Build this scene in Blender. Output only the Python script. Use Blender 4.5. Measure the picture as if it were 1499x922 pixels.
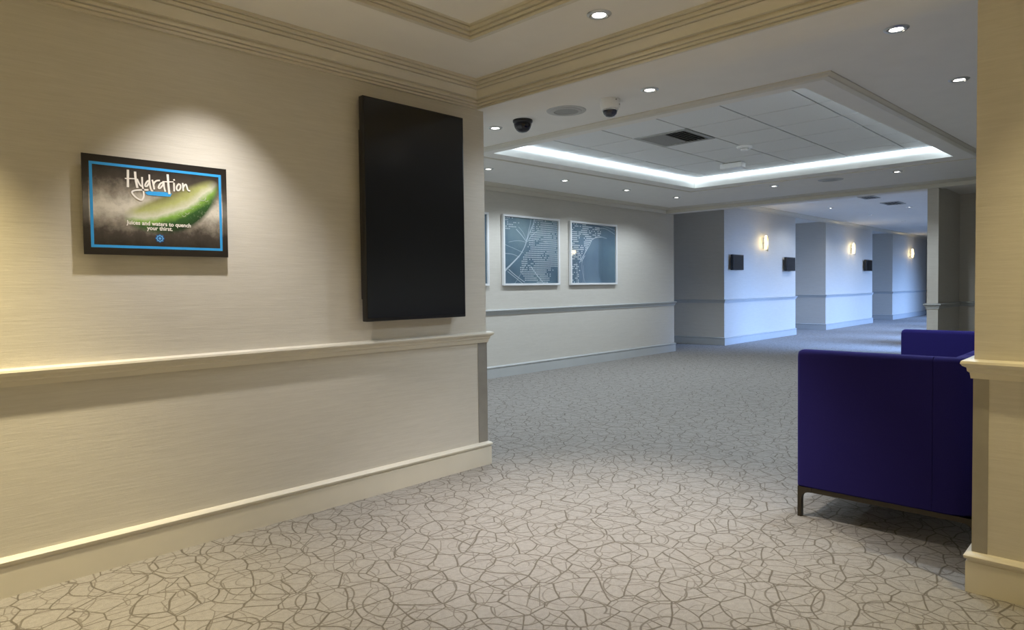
import bpy, bmesh, math, random
from mathutils import Matrix, Vector
random.seed(7)
scn = bpy.context.scene
for o in list(bpy.data.objects):
    bpy.data.objects.remove(o)
COL = scn.collection

# ---------------------------------------------------------------- camera
cam_d = bpy.data.cameras.new('camera')
cam = bpy.data.objects.new('camera', cam_d)
COL.objects.link(cam)
scn.camera = cam
FPX, CX, CY, HC = 980.256, 744.971, 450.094, 1.32
yaw, pit, rol = math.radians(44.17896677), math.radians(-1.7896856), math.radians(-0.68683047)
fw = Vector((math.cos(yaw)*math.cos(pit), math.sin(yaw)*math.cos(pit), math.sin(pit)))
rt = fw.cross(Vector((0, 0, 1))).normalized()
up = rt.cross(fw)
r2 = rt*math.cos(rol) + up*math.sin(rol)
u2 = -rt*math.sin(rol) + up*math.cos(rol)
m = Matrix((r2, u2, -fw)).transposed().to_4x4()
m.translation = Vector((0, 0, HC))
cam.matrix_world = m
cam_d.sensor_fit = 'HORIZONTAL'
cam_d.sensor_width = 36.0
cam_d.lens = FPX/1499*36.0
cam_d.shift_x = (749.5-CX)/1499
cam_d.shift_y = (CY-461.0)/1499
cam_d.clip_start = 0.05

# ---------------------------------------------------------------- world, exposure
w = bpy.data.worlds.new('world'); scn.world = w; w.use_nodes = True
w.node_tree.nodes['Background'].inputs[0].default_value = (0.55, 0.68, 1.0, 1)
w.node_tree.nodes['Background'].inputs[1].default_value = 1.0
vs = scn.view_settings
vs.view_transform = 'Standard'; vs.look = 'None'; vs.exposure = 0.24; vs.gamma = 1.0
vs.use_curve_mapping = False

# light colours and powers
WARM = (1.0, 0.82, 0.42)
NEUT = (1.0, 0.93, 0.85)
COOL = (0.79, 0.90, 1.0)
P_NEAR, P_ACC, P_LOB, P_COR = 165.0, 108.0, 61.0, 48.0
LED_S = 6.5
WIN_W = 72.0

# daylight entering through the corridor windows (built further down)
WINDOWS = [(14.15, 15.25), (17.3, 18.5), (20.4, 21.6), (23.6, 24.8), (27.0, 28.2)]
for i, (xa, xb) in enumerate(WINDOWS):
    ld = bpy.data.lights.new('window_daylight', 'AREA')
    ld.shape = 'RECTANGLE'; ld.size = xb-xa; ld.size_y = 2.4
    ld.energy = WIN_W; ld.color = (0.27, 0.48, 1.0); ld.spread = math.radians(80)
    lo = bpy.data.objects.new('window_daylight', ld); COL.objects.link(lo)
    lo.location = ((xa+xb)/2, 2.44, 1.38)
    lo.rotation_euler = Vector((0, 1, -.45)).to_track_quat('-Z', 'Z').to_euler()     # sky light falls inwards and down

# ---------------------------------------------------------------- helpers
def tag(o, label=None, cat=None, group=None, kind=None):
    if label: o['label'] = label
    if cat: o['category'] = cat
    if group: o['group'] = group
    if kind: o['kind'] = kind
    return o

def empty(name, loc, label=None, cat=None, group=None, rz=0.0):
    o = bpy.data.objects.new(name, None); COL.objects.link(o)
    o.location = loc; o.rotation_euler = (0, 0, rz); o.empty_display_size = 0.1
    return tag(o, label, cat, group)

def obj(name, bm, mat, parent=None, smooth=False, loc=None):
    me = bpy.data.meshes.new(name)
    bmesh.ops.recalc_face_normals(bm, faces=bm.faces[:])
    bm.to_mesh(me); bm.free()
    if mat: me.materials.append(mat)
    if smooth:
        for p in me.polygons: p.use_smooth = True
        try: me.set_sharp_from_angle(angle=math.radians(38))
        except Exception: pass
    o = bpy.data.objects.new(name, me); COL.objects.link(o)
    if parent: o.parent = parent
    if loc: o.location = loc
    return o

def struct(name, bm, mat, label, cat, smooth=False):
    return tag(obj(name, bm, mat, smooth=smooth), label, cat, kind='structure')

def box(bm, x0, x1, y0, y1, z0, z1, bev=0.0):
    v = [bm.verts.new((x, y, z)) for x in (x0, x1) for y in (y0, y1) for z in (z0, z1)]
    fs = [(0, 1, 3, 2), (4, 6, 7, 5), (0, 4, 5, 1), (2, 3, 7, 6), (0, 2, 6, 4), (1, 5, 7, 3)]
    nf = [bm.faces.new([v[i] for i in f]) for f in fs]
    if bev > 0:
        es = list({e for f in nf for e in f.edges})
        bmesh.ops.bevel(bm, geom=es, offset=bev, segments=3, affect='EDGES', profile=0.5)
    return bm

def nb(): return bmesh.new()

def quad(bm, pts):
    return bm.faces.new([bm.verts.new(p) for p in pts])

def sweep(bm, prof, path, closed=False, caps=True):
    """prof: (u to the right of travel, z) closed polygon; path: 2-D points."""
    n = len(path); rings = []
    def nrm(a, b):
        d = Vector((b[0]-a[0], b[1]-a[1])).normalized(); return Vector((d.y, -d.x))
    for i, p in enumerate(path):
        na = nrm(path[i-1], p) if (i > 0 or closed) else None
        nc = nrm(p, path[(i+1) % n]) if (i < n-1 or closed) else None
        if na is None: mv = nc
        elif nc is None: mv = na
        else:
            s = na+nc; mv = s/(s.dot(na)) if abs(s.dot(na)) > 1e-6 else na
        rings.append([bm.verts.new((p[0]+mv.x*u, p[1]+mv.y*u, z)) for u, z in prof])
    k = len(prof)
    for i in range(n if closed else n-1):
        a, b = rings[i], rings[(i+1) % n]
        for j in range(k):
            bm.faces.new((a[j], a[(j+1) % k], b[(j+1) % k], b[j]))
    if caps and not closed:
        bm.faces.new(rings[0]); bm.faces.new(rings[-1])
    return bm

def lathe(bm, prof, seg=32, c=(0, 0, 0)):
    rings = []
    for r, z in prof:
        if r < 1e-6: rings.append([bm.verts.new((c[0], c[1], c[2]+z))])
        else: rings.append([bm.verts.new((c[0]+r*math.cos(2*math.pi*i/seg), c[1]+r*math.sin(2*math.pi*i/seg), c[2]+z)) for i in range(seg)])
    for a, b in zip(rings, rings[1:]):
        for i in range(seg):
            j = (i+1) % seg
            if len(a) == 1 and len(b) == 1: continue
            if len(a) == 1: bm.faces.new((a[0], b[i], b[j]))
            elif len(b) == 1: bm.faces.new((a[i], b[0], a[j]))
            else: bm.faces.new((a[i], b[i], b[j], a[j]))
    return bm

def ribbon(bm, pts, wd, y, th=0.0008, to3=None, smooth=3):
    """flat printed stroke in the X-Z plane with round ends, facing -Y"""
    P = [Vector(p) for p in pts]
    if len(P) > 2 and smooth > 1:
        Q = []
        for i in range(len(P)-1):
            p0, p1, p2, p3 = P[max(i-1, 0)], P[i], P[i+1], P[min(i+2, len(P)-1)]
            for s in range(smooth):
                t = s/smooth
                Q.append(0.5*((2*p1)+(p2-p0)*t+(2*p0-5*p1+4*p2-p3)*t*t+(3*p1-p0-3*p2+p3)*t**3))
        Q.append(P[-1]); P = Q
    L, R = [], []
    d0 = (P[1]-P[0]).normalized(); d1 = (P[-1]-P[-2]).normalized()
    P[0] = P[0]-d0*wd*0.3; P[-1] = P[-1]+d1*wd*0.3
    for i, p in enumerate(P):
        d = (P[min(i+1, len(P)-1)]-P[max(i-1, 0)]).normalized()
        nn = Vector((-d.y, d.x))*wd/2
        L.append(bm.verts.new((p.x+nn.x, y, p.y+nn.y))); R.append(bm.verts.new((p.x-nn.x, y, p.y-nn.y)))
    for i in range(len(P)-1):
        bm.faces.new((L[i], L[i+1], R[i+1], R[i]))

def frame_ring(bm, x0, x1, a0, a1, wd, d0, d1, flat=False):
    # rectangular frame in one piece; upright in X-Z (depth along Y) or flat in X-Y (depth along Z)
    def V(x, a, d): return bm.verts.new((x, a, d) if flat else (x, d, a))
    def loop(i, d): return [V(x0+i, a0+i, d), V(x1-i, a0+i, d), V(x1-i, a1-i, d), V(x0+i, a1-i, d)]
    of, inf, ob, inb = loop(0, d0), loop(wd, d0), loop(0, d1), loop(wd, d1)
    for k in range(4):
        j = (k+1) % 4
        bm.faces.new((of[k], of[j], inf[j], inf[k])); bm.faces.new((ob[k], inb[k], inb[j], ob[j]))
        bm.faces.new((of[k], ob[k], ob[j], of[j])); bm.faces.new((inf[k], inf[j], inb[j], inb[k]))

def copy_tree(o, parent=None):
    c = o.copy(); COL.objects.link(c)
    if parent: c.parent = parent
    for ch in o.children: copy_tree(ch, c)
    return c

# ---------------------------------------------------------------- materials
class NT:
    def __init__(s, name):
        s.m = bpy.data.materials.new(name); s.m.use_nodes = True
        s.t = s.m.node_tree; s.p = s.t.nodes['Principled BSDF']; s.out = s.t.nodes['Material Output']
    def n(s, typ, **kw):
        nd = s.t.nodes.new(typ)
        for k, v in kw.items():
            if k.startswith('i_'): nd.inputs[k[2:].replace('_', ' ')].default_value = v
            else: setattr(nd, k, v)
        return nd
    def l(s, a, b): s.t.links.new(a, b)
    def math(s, op, a, b=None, clamp=False):
        nd = s.t.nodes.new('ShaderNodeMath'); nd.operation = op; nd.use_clamp = clamp
        for i, x in enumerate((a, b)):
            if x is None: continue
            if isinstance(x, (int, float)): nd.inputs[i].default_value = x
            else: s.l(x, nd.inputs[i])
        return nd.outputs[0]
    def ramp(s, fac, stops):
        nd = s.t.nodes.new('ShaderNodeValToRGB'); e = nd.color_ramp.elements
        while len(e) < len(stops): e.new(0.5)
        for k, (pos, c) in zip(e, stops):
            k.position = pos; k.color = (c[0], c[1], c[2], 1)
        s.l(fac, nd.inputs[0]); return nd.outputs[0]
    def mix(s, fac, a, b):
        nd = s.t.nodes.new('ShaderNodeMix'); nd.data_type = 'RGBA'
        for x, k in ((fac, 0), (a, 6), (b, 7)):
            if isinstance(x, (int, float)): nd.inputs[k].default_value = x
            elif isinstance(x, tuple): nd.inputs[k].default_value = (x[0], x[1], x[2], 1)
            else: s.l(x, nd.inputs[k])
        return nd.outputs[2]
    def coord(s, kind='Object', scale=(1, 1, 1), loc=(0, 0, 0), rot=(0, 0, 0)):
        tc = s.n('ShaderNodeTexCoord'); mp = s.n('ShaderNodeMapping')
        mp.inputs['Scale'].default_value = scale; mp.inputs['Location'].default_value = loc; mp.inputs['Rotation'].default_value = rot
        s.l(tc.outputs[kind], mp.inputs[0]); return mp.outputs[0]
    def bump(s, h, strength=0.3, dist=0.01):
        b = s.n('ShaderNodeBump'); b.inputs['Strength'].default_value = strength; b.inputs['Distance'].default_value = dist
        s.l(h, b.inputs['Height']); s.l(b.outputs[0], s.p.inputs['Normal'])

def simple(name, col, rough=0.5, metal=0.0, noise=0.04, nscale=40.0, spec=0.5, coat=0.0):
    k = NT(name)
    nz = k.n('ShaderNodeTexNoise'); nz.inputs['Scale'].default_value = nscale; nz.inputs['Detail'].default_value = 3
    k.l(k.coord(), nz.inputs['Vector'])
    lo = tuple(c*(1-noise) for c in col); hi = tuple(min(1, c*(1+noise)) for c in col)
    k.l(k.ramp(nz.outputs['Fac'], [(0.3, lo), (0.7, hi)]), k.p.inputs['Base Color'])
    k.p.inputs['Roughness'].default_value = rough; k.p.inputs['Metallic'].default_value = metal
    k.p.inputs['Specular IOR Level'].default_value = spec; k.p.inputs['Coat Weight'].default_value = coat
    return k.m

def emis(name, col, strength):
    k = NT(name)
    k.p.inputs['Base Color'].default_value = (0.8, 0.8, 0.8, 1)
    k.p.inputs['Emission Color'].default_value = (*col, 1); k.p.inputs['Emission Strength'].default_value = strength
    return k.m

def m_wallpaper():
    k = NT('wallpaper')
    a = k.n('ShaderNodeTexNoise'); a.inputs['Scale'].default_value = 1.0; a.inputs['Detail'].default_value = 4; a.inputs['Roughness'].default_value = 0.65
    k.l(k.coord(scale=(9, 9, 190)), a.inputs['Vector'])
    b = k.n('ShaderNodeTexNoise'); b.inputs['Scale'].default_value = 1.0; b.inputs['Detail'].default_value = 2
    k.l(k.coord(scale=(3, 3, 60)), b.inputs['Vector'])
    f = k.math('ADD', k.math('MULTIPLY', a.outputs['Fac'], 0.65), k.math('MULTIPLY', b.outputs['Fac'], 0.35))
    k.l(k.ramp(f, [(0.34, (0.595, 0.565, 0.505)), (0.66, (0.66, 0.63, 0.57))]), k.p.inputs['Base Color'])
    k.p.inputs['Roughness'].default_value = 0.62; k.p.inputs['Specular IOR Level'].default_value = 0.35
    k.bump(f, 0.25, 0.004)
    return k.m

def m_carpet():
    k = NT('patterned_carpet')
    co = k.coord()
    nz = k.n('ShaderNodeTexNoise'); nz.inputs['Scale'].default_value = 2.6; nz.inputs['Detail'].default_value = 1.5
    k.l(co, nz.inputs['Vector'])
    vm = k.n('ShaderNodeVectorMath', operation='SUBTRACT'); k.l(nz.outputs['Color'], vm.inputs[0]); vm.inputs[1].default_value = (0.5, 0.5, 0.5)
    def warped(amt, off):
        s = k.n('ShaderNodeVectorMath', operation='SCALE'); k.l(vm.outputs[0], s.inputs[0]); s.inputs['Scale'].default_value = amt
        a = k.n('ShaderNodeVectorMath', operation='ADD'); k.l(co, a.inputs[0]); k.l(s.outputs[0], a.inputs[1])
        b = k.n('ShaderNodeVectorMath', operation='ADD'); k.l(a.outputs[0], b.inputs[0]); b.inputs[1].default_value = off
        return b.outputs[0]
    def line(val, wd):        # 1 on the line, 0 off
        mr = k.n('ShaderNodeMapRange'); mr.interpolation_type = 'SMOOTHSTEP'
        k.l(val, mr.inputs['Value']); mr.inputs['From Min'].default_value = wd*0.55; mr.inputs['From Max'].default_value = wd*1.35
        mr.inputs['To Min'].default_value = 1; mr.inputs['To Max'].default_value = 0
        return mr.outputs[0]
    def vor(feature, scale, vec, rnd=1.0):
        v = k.n('ShaderNodeTexVoronoi', feature=feature, voronoi_dimensions='2D'); v.inputs['Scale'].default_value = scale
        v.inputs['Randomness'].default_value = rnd; k.l(vec, v.inputs['Vector']); return v.outputs['Distance']
    l1 = line(vor('DISTANCE_TO_EDGE', 7.2, warped(0.20, (0, 0, 0))), 0.028)
    l2 = line(vor('DISTANCE_TO_EDGE', 9.0, warped(-0.15, (3.7, 1.3, 0))), 0.024)
    c1 = line(k.math('ABSOLUTE', k.math('SUBTRACT', vor('F1', 3.4, warped(0.16, (7.1, 2.2, 0))), 0.40)), 0.013)
    c2 = line(k.math('ABSOLUTE', k.math('SUBTRACT', vor('F1', 4.6, warped(-0.14, (1.9, 9.4, 0))), 0.36)), 0.014)
    l = k.math('MAXIMUM', k.math('MAXIMUM', l1, k.math('MULTIPLY', l2, 0.72)), k.math('MAXIMUM', k.math('MULTIPLY', c1, 0.85), k.math('MULTIPLY', c2, 0.5)))
    fz = k.n('ShaderNodeTexNoise'); fz.inputs['Scale'].default_value = 260; fz.inputs['Detail'].default_value = 2; k.l(co, fz.inputs['Vector'])
    mz = k.n('ShaderNodeTexNoise'); mz.inputs['Scale'].default_value = 45; mz.inputs['Detail'].default_value = 3; k.l(co, mz.inputs['Vector'])
    g = k.math('ADD', k.math('MULTIPLY', fz.outputs['Fac'], 0.6), k.math('MULTIPLY', mz.outputs['Fac'], 0.4))
    base = k.ramp(g, [(0.34, (0.222, 0.207, 0.19)), (0.66, (0.335, 0.315, 0.29))])
    dark = k.ramp(g, [(0.34, (0.09, 0.077, 0.062)), (0.66, (0.145, 0.125, 0.102))])
    k.l(k.mix(l, base, dark), k.p.inputs['Base Color'])
    k.p.inputs['Roughness'].default_value = 0.95; k.p.inputs['Specular IOR Level'].default_value = 0.12
    k.p.inputs['Sheen Weight'].default_value = 0.15
    k.bump(k.math('SUBTRACT', fz.outputs['Fac'], k.math('MULTIPLY', l, 0.5)), 0.5, 0.006)
    return k.m

def m_poster():
    """photographic print: dark misty glass with a green slice"""
    k = NT('poster_print')
    tc = k.n('ShaderNodeTexCoord'); sp = k.n('ShaderNodeSeparateXYZ'); k.l(tc.outputs['Object'], sp.inputs[0])
    x, z = sp.outputs[0], sp.outputs[2]          # metres from poster centre
    nz = k.n('ShaderNodeTexNoise'); nz.inputs['Scale'].default_value = 13; nz.inputs['Detail'].default_value = 6; nz.inputs['Roughness'].default_value = 0.7
    k.l(tc.outputs['Object'], nz.inputs['Vector'])
    nf = nz.outputs['Fac']
    # pale misty band across the middle
    zz = k.math('ADD', z, k.math('MULTIPLY', k.math('SUBTRACT', nf, 0.5), 0.16))
    band = k.math('SUBTRACT', 1.0, k.math('DIVIDE', k.math('ABSOLUTE', k.math('ADD', zz, 0.0)), 0.225), clamp=True)
    band = k.math('POWER', band, 1.3)
    base = k.ramp(band, [(0.0, (0.014, 0.011, 0.009)), (0.35, (0.060, 0.050, 0.042)), (0.6, (0.26, 0.23, 0.19)), (0.95, (0.62, 0.58, 0.50))])
    # green slice: rotated ellipse
    ca, sa = math.cos(math.radians(25)), math.sin(math.radians(25))
    dx = k.math('SUBTRACT', x, 0.085); dz = k.math('SUBTRACT', z, -0.008)
    u = k.math('ADD', k.math('MULTIPLY', dx, ca), k.math('MULTIPLY', dz, sa))
    v = k.math('SUBTRACT', k.math('MULTIPLY', dz, ca), k.math('MULTIPLY', dx, sa))
    v2 = k.math('ADD', v, k.math('MULTIPLY', k.math('MULTIPLY', u, u), -0.9))
    e = k.math('ADD', k.math('POWER', k.math('DIVIDE', k.math('ABSOLUTE', u), 0.225), 2.0), k.math('POWER', k.math('DIVIDE', k.math('ABSOLUTE', v2), 0.092), 2.0))
    mask = k.math('MULTIPLY', k.math('SUBTRACT', 1.25, e), 2.2, clamp=True)
    vv = k.math('ADD', k.math('MULTIPLY', v2, 5.0), k.math('ADD', 0.5, k.math('MULTIPLY', k.math('SUBTRACT', nf, 0.5), 0.25)))
    green = k.ramp(vv, [(0.05, (0.012, 0.035, 0.012)), (0.30, (0.03, 0.095, 0.022)), (0.44, (0.22, 0.40, 0.07)), (0.56, (0.60, 0.60, 0.48)), (0.72, (0.40, 0.42, 0.16)), (0.95, (0.16, 0.15, 0.06))])
    c = k.mix(mask, base, green)
    # water droplets speckle low right
    vo = k.n('ShaderNodeTexVoronoi'); vo.inputs['Scale'].default_value = 75; k.l(tc.outputs['Object'], vo.inputs['Vector'])
    dr = k.math('MULTIPLY', k.math('LESS_THAN', vo.outputs['Distance'], 0.30), k.math('MULTIPLY', k.math('SUBTRACT', x, 0.12), 6.0, clamp=True))
    dr = k.math('MULTIPLY', dr, k.math('MULTIPLY', k.math('SUBTRACT', 0.9, k.math('MULTIPLY', k.math('ABSOLUTE', k.math('SUBTRACT', z, -0.02)), 9.0)), 0.9, clamp=True))
    c = k.mix(k.math('MULTIPLY', dr, 0.55), c, (0.42, 0.44, 0.34))
    # dark edge of the sheet outside the blue border
    ex = k.math('GREATER_THAN', k.math('ABSOLUTE', x), 0.308); ez = k.math('GREATER_THAN', k.math('ABSOLUTE', z), 0.204)
    ed = k.math('MULTIPLY', k.math('MAXIMUM', ex, ez), 0.72)
    c = k.mix(ed, c, (0.014, 0.011, 0.010))
    k.l(c, k.p.inputs['Base Color']); k.p.inputs['Roughness'].default_value = 0.35
    return k.m

def m_art(name, seed):
    k = NT(name)
    a = k.n('ShaderNodeTexNoise'); a.inputs['Scale'].default_value = 1.7; a.inputs['Detail'].default_value = 4; k.l(k.coord(loc=(seed, seed, 0)), a.inputs['Vector'])
    k.l(k.ramp(a.outputs['Fac'], [(0.3, (0.065, 0.12, 0.18)), (0.5, (0.10, 0.175, 0.235)), (0.7, (0.175, 0.26, 0.30))]), k.p.inputs['Base Color'])
    k.p.inputs['Roughness'].default_value = 0.45
    return k.m

def m_pane():
    k = NT('picture_glass')
    k.t.nodes.remove(k.p)
    tr = k.n('ShaderNodeBsdfTransparent'); gl = k.n('ShaderNodeBsdfGlossy'); gl.inputs['Roughness'].default_value = 0.03
    lw = k.n('ShaderNodeLayerWeight'); lw.inputs['Blend'].default_value = 0.5
    fr = k.math('ADD', 0.035, k.math('MULTIPLY', k.math('POWER', lw.outputs['Facing'], 5.0), 0.9))
    mx = k.n('ShaderNodeMixShader'); k.l(fr, mx.inputs[0]); k.l(tr.outputs[0], mx.inputs[1]); k.l(gl.outputs[0], mx.inputs[2])
    k.l(mx.outputs[0], k.out.inputs[0]); return k.m

def m_fabric(name, col):
    k = NT(name)
    a = k.n('ShaderNodeTexNoise'); a.inputs['Scale'].default_value = 420; a.inputs['Detail'].default_value = 2; k.l(k.coord(), a.inputs['Vector'])
    k.l(k.ramp(a.outputs['Fac'], [(0.3, tuple(c*0.8 for c in col)), (0.7, tuple(c*1.15 for c in col))]), k.p.inputs['Base Color'])
    k.p.inputs['Roughness'].default_value = 0.9; k.p.inputs['Specular IOR Level'].default_value = 0.15
    k.p.inputs['Sheen Weight'].default_value = 0.35; k.p.inputs['Sheen Roughness'].default_value = 0.25; k.p.inputs['Sheen Tint'].default_value = (0.22, 0.2, 0.75, 1)
    k.bump(a.outputs['Fac'], 0.2, 0.002)
    return k.m

WALL = m_wallpaper(); CARPET = m_carpet()
TRIM = simple('trim_paint', (0.70, 0.66, 0.565), 0.38, noise=0.02, nscale=6)
TRIM_SHADE = simple('trim_paint_lobby_shade', (0.50, 0.515, 0.51), 0.38, noise=0.02, nscale=6)  # same trim paint, with the lobby's dimmer, cooler light put into the colour
CEIL = simple('ceiling_paint', (0.86, 0.835, 0.79), 0.8, noise=0.015, nscale=5, spec=0.2)
TILE = simple('ceiling_tile_board', (0.85, 0.86, 0.86), 0.85, noise=0.05, nscale=160, spec=0.15)
TILEBACK = simple('ceiling_grid_metal', (0.40, 0.41, 0.42), 0.5, noise=0.02)
WHITEP = simple('white_plastic', (0.92, 0.92, 0.91), 0.35, noise=0.02)
SATIN = simple('satin_metal', (0.62, 0.62, 0.60), 0.3, 0.9, noise=0.03)
GUARD = simple('corner_guard_metal', (0.36, 0.34, 0.30), 0.42, 0.35, noise=0.06, nscale=12)
BLACKP = simple('black_plastic', (0.012, 0.012, 0.013), 0.35, noise=0.05)
SCREEN = simple('black_screen_glass', (0.006, 0.006, 0.007), 0.16, noise=0.02, spec=0.6)
DOMEBLK = simple('smoked_dome', (0.006, 0.005, 0.012), 0.06, noise=0.02, spec=0.6)
DOMECLR = simple('tinted_dome', (0.03, 0.03, 0.05), 0.05, noise=0.02, spec=0.8)
GRILLE = simple('speaker_mesh', (0.36, 0.355, 0.34), 0.6, 0.2, noise=0.15, nscale=300)
SPKRING = simple('speaker_ring', (0.50, 0.495, 0.475), 0.55, noise=0.02)
VENTM = simple('vent_metal', (0.42, 0.42, 0.40), 0.45, 0.3, noise=0.04)
DARKV = simple('duct_dark', (0.02, 0.02, 0.02), 0.9)
FRAMEW = simple('white_frame_paint', (0.78, 0.79, 0.80), 0.4, noise=0.02)
DOTS = simple('pale_print', (0.64, 0.70, 0.74), 0.5, noise=0.03)
LINEP = simple('pale_line_print', (0.52, 0.60, 0.66), 0.5, noise=0.03)
BLUEP = simple('blue_print', (0.035, 0.34, 0.78), 0.4, noise=0.02)
BLUED = simple('deep_blue_print', (0.012, 0.085, 0.30), 0.4, noise=0.02)
WHITEI = simple('white_print', (0.80, 0.77, 0.72), 0.45, noise=0.02)
EDGEB = simple('sign_board_edge', (0.03, 0.027, 0.024), 0.5)
NAVY = m_fabric('indigo_upholstery', (0.019, 0.0145, 0.122))
BRONZE = simple('dark_bronze_metal', (0.055, 0.045, 0.032), 0.4, 0.6, noise=0.08)
GLASSR = simple('crystal_rod', (0.30, 0.30, 0.28), 0.1, noise=0.02, spec=0.8)
E_DL = emis('downlight_lens', (1.0, 0.97, 0.92), 14.0)
E_LED = emis('cove_led', (0.72, 0.88, 1.0), LED_S)
E_SC = emis('sconce_tube', (1.0, 0.80, 0.36), 9.0)
PANE = m_pane(); WGLASS = PANE

# ---------------------------------------------------------------- dimensions
ZC = 2.78                      # ceiling of near room and lobby
XB, XBK = 3.385, 3.725         # opening plane: near face, lobby face
YL = 3.584                     # left wall face
XLE = 3.442                    # end of the left wall
YF, XFE = 6.90, 11.80          # picture wall, its end
ZB = 2.607                     # underside of the opening beam
XFB, ZFB = 11.50, 2.708        # far beam
YR = 0.556                     # end of the right-hand wall
ZK = 3.08                      # corridor ceiling
YP = 6.70                      # corridor pier faces
X0, Y0 = -3.2, -3.0            # back corner of the near room

# ---------------------------------------------------------------- setting: floor
bm = nb(); quad(bm, [(X0-.2, Y0-.2, 0), (34, Y0-.2, 0), (34, 9, 0), (X0-.2, 9, 0)])
struct('floor', bm, CARPET, 'beige carpet with a brown web of curved lines', 'carpet')

# walls
def wall(name, boxes, label):
    bm = nb()
    for b in boxes: box(bm, *b)
    return struct(name, bm, WALL, label, 'wall')
wall('wall_left', [(X0, XLE, YL, YL+.16, 0, ZC+.1)], 'cream textured wall carrying the drinks sign and the tall screen')
wall('wall_right', [(XB, XBK, Y0, YR, 0, ZC+.1)], 'cream wall end at the right edge of the photo')
wall('wall_rear', [(X0-.16, X0, Y0-.16, YL+.16, 0, ZC+.1)], 'cream wall behind the camera')
wall('wall_side', [(X0, XBK, Y0-.16, Y0, 0, ZC+.1)], 'cream wall to the right of the camera')
wall('wall_lobby_near', [(XLE-.16, XLE, YL+.16, YF+.16, 0, ZC+.1)], 'lobby wall running back from the end of the cream wall')
wall('wall_pictures', [(XLE-.16, XFE, YF, YF+.2, 0, ZC+.2), (XFE-.2, XFE, YF+.2, 8.2, 0, ZK+.1)], 'grey textured lobby wall hung with framed blue pictures')
wall('wall_lobby_right', [(XBK, 13.2, -1.66, -1.5, 0, ZC+.2)], 'lobby wall hidden behind the right-hand wall end')
PIERS = [(13.53, 17.45), (19.62, 23.85), (26.15, 30.85)]
PN = ['nearest the lobby', 'in the middle of the corridor', 'farthest down the corridor']
for i, (xa, xb) in enumerate(PIERS):
    wall('wall_pier_%d' % (i+1), [(xa, xb, YP, 8.2, 0, ZK+.1)], 'projecting corridor wall section with a glowing sconce, ' + PN[i])
wall('wall_recess', [(XFE-.2, 33.0, 8.2, 8.36, 0, ZK+.1)], 'back wall of the recesses between the corridor wall sections')
wall('wall_corridor_end', [(33.0, 33.16, 2.4, 8.36, 0, ZK+.1)], 'end wall of the far corridor')
wall('wall_stub', [(11.6, 13.2, 2.362, 2.508, 0, ZK+.1)], 'narrow wall end beside the dark alcove behind the sofa')
wall('wall_alcove', [(13.06, 13.2, -1.5, 2.362, 0, ZK+.1)], 'shadowed back wall of the alcove behind the sofa')
# corridor window wall
bxs = []; px = 13.2
for xa, xb in WINDOWS:
    bxs += [(px, xa, 2.44, 2.6, 0, ZK+.1), (xa, xb, 2.44, 2.6, 0, .12), (xa, xb, 2.44, 2.6, 2.68, ZK+.1)]; px = xb
bxs.append((px, 33.0, 2.44, 2.6, 0, ZK+.1))
wall('wall_windows', bxs, 'corridor wall with tall windows, hidden beyond the narrow wall end')
for i, (xa, xb) in enumerate(WINDOWS):
    bm = nb(); fw_ = .05
    frame_ring(bm, xa, xb, .12, 2.68, fw_, 2.48, 2.54)
    wn = struct('window_%d' % (i+1), bm, TRIM, 'tall corridor window letting in daylight, number %d from the lobby' % (i+1), 'window')
    bm = nb(); box(bm, xa+fw_, xb-fw_, 2.505, 2.511, .17, 2.63); obj('pane', bm, WGLASS, wn)

# opening beam and far beam
bm = nb(); box(bm, XB, XBK, YR, YF, ZB, ZC+.1); struct('ceiling_beam_near', bm, CEIL, 'wide plaster beam over the opening into the lobby', 'beam')
bm = nb(); box(bm, XFB, XFE, -1.5, YF, ZFB, ZK+.1); struct('ceiling_beam_far', bm, CEIL, 'plaster beam between the lobby and the corridor', 'beam')

# ceilings
TX0, TX1, TY0, TY1 = X0+.48, 2.719, Y0+.65, 2.933
def ring_ceiling(bm, O, I, z):
    for i in range(4):
        j = (i+1) % 4
        quad(bm, [(*O[i], z), (*O[j], z), (*I[j], z), (*I[i], z)])
bm = nb()
ring_ceiling(bm, [(X0, YL), (XB, YL), (XB, Y0), (X0, Y0)], [(TX0, TY1), (TX1, TY1), (TX1, TY0), (TX0, TY0)], ZC)
quad(bm, [(TX0-.1, TY0-.1, ZC+.072), (TX1+.1, TY0-.1, ZC+.072), (TX1+.1, TY1+.1, ZC+.072), (TX0-.1, TY1+.1, ZC+.072)])
struct('ceiling_near_room', bm, CEIL, 'near room ceiling with a shallow raised tray', 'ceiling')
CO = [(4.89, 5.457), (9.52, 5.30), (9.52, 1.45), (4.89, 1.64)]          # coffer frame, outer
CI = [(5.105, 5.169), (9.18, 5.016), (9.155, 1.725), (5.105, 1.895)]    # opening
bm = nb(); ring_ceiling(bm, [(XBK, YF), (XFB, YF), (XFB, -1.5), (XBK, -1.5)], CO, ZC)
struct('ceiling_lobby', bm, CEIL, 'grey lobby ceiling around the lit recess', 'ceiling')
bm = nb(); quad(bm, [(XFE, 2.5, ZK), (33, 2.5, ZK), (33, YP+.06, ZK), (XFE, YP+.06, ZK)])
quad(bm, [(XFE, YP+.06, 3.03), (33, YP+.06, 3.03), (33, 8.2, 3.03), (XFE, 8.2, 3.03)])
quad(bm, [(XFE, YP+.06, 3.03), (33, YP+.06, 3.03), (33, YP+.06, ZK), (XFE, YP+.06, ZK)])
struct('ceiling_corridor', bm, CEIL, 'pale corridor ceiling beyond the far beam', 'ceiling')
bm = nb(); box(bm, XFE, 13.06, -1.5, 2.362, 2.74, 2.80); struct('ceiling_alcove', bm, CEIL, 'low dark ceiling over the alcove', 'ceiling')

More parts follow.
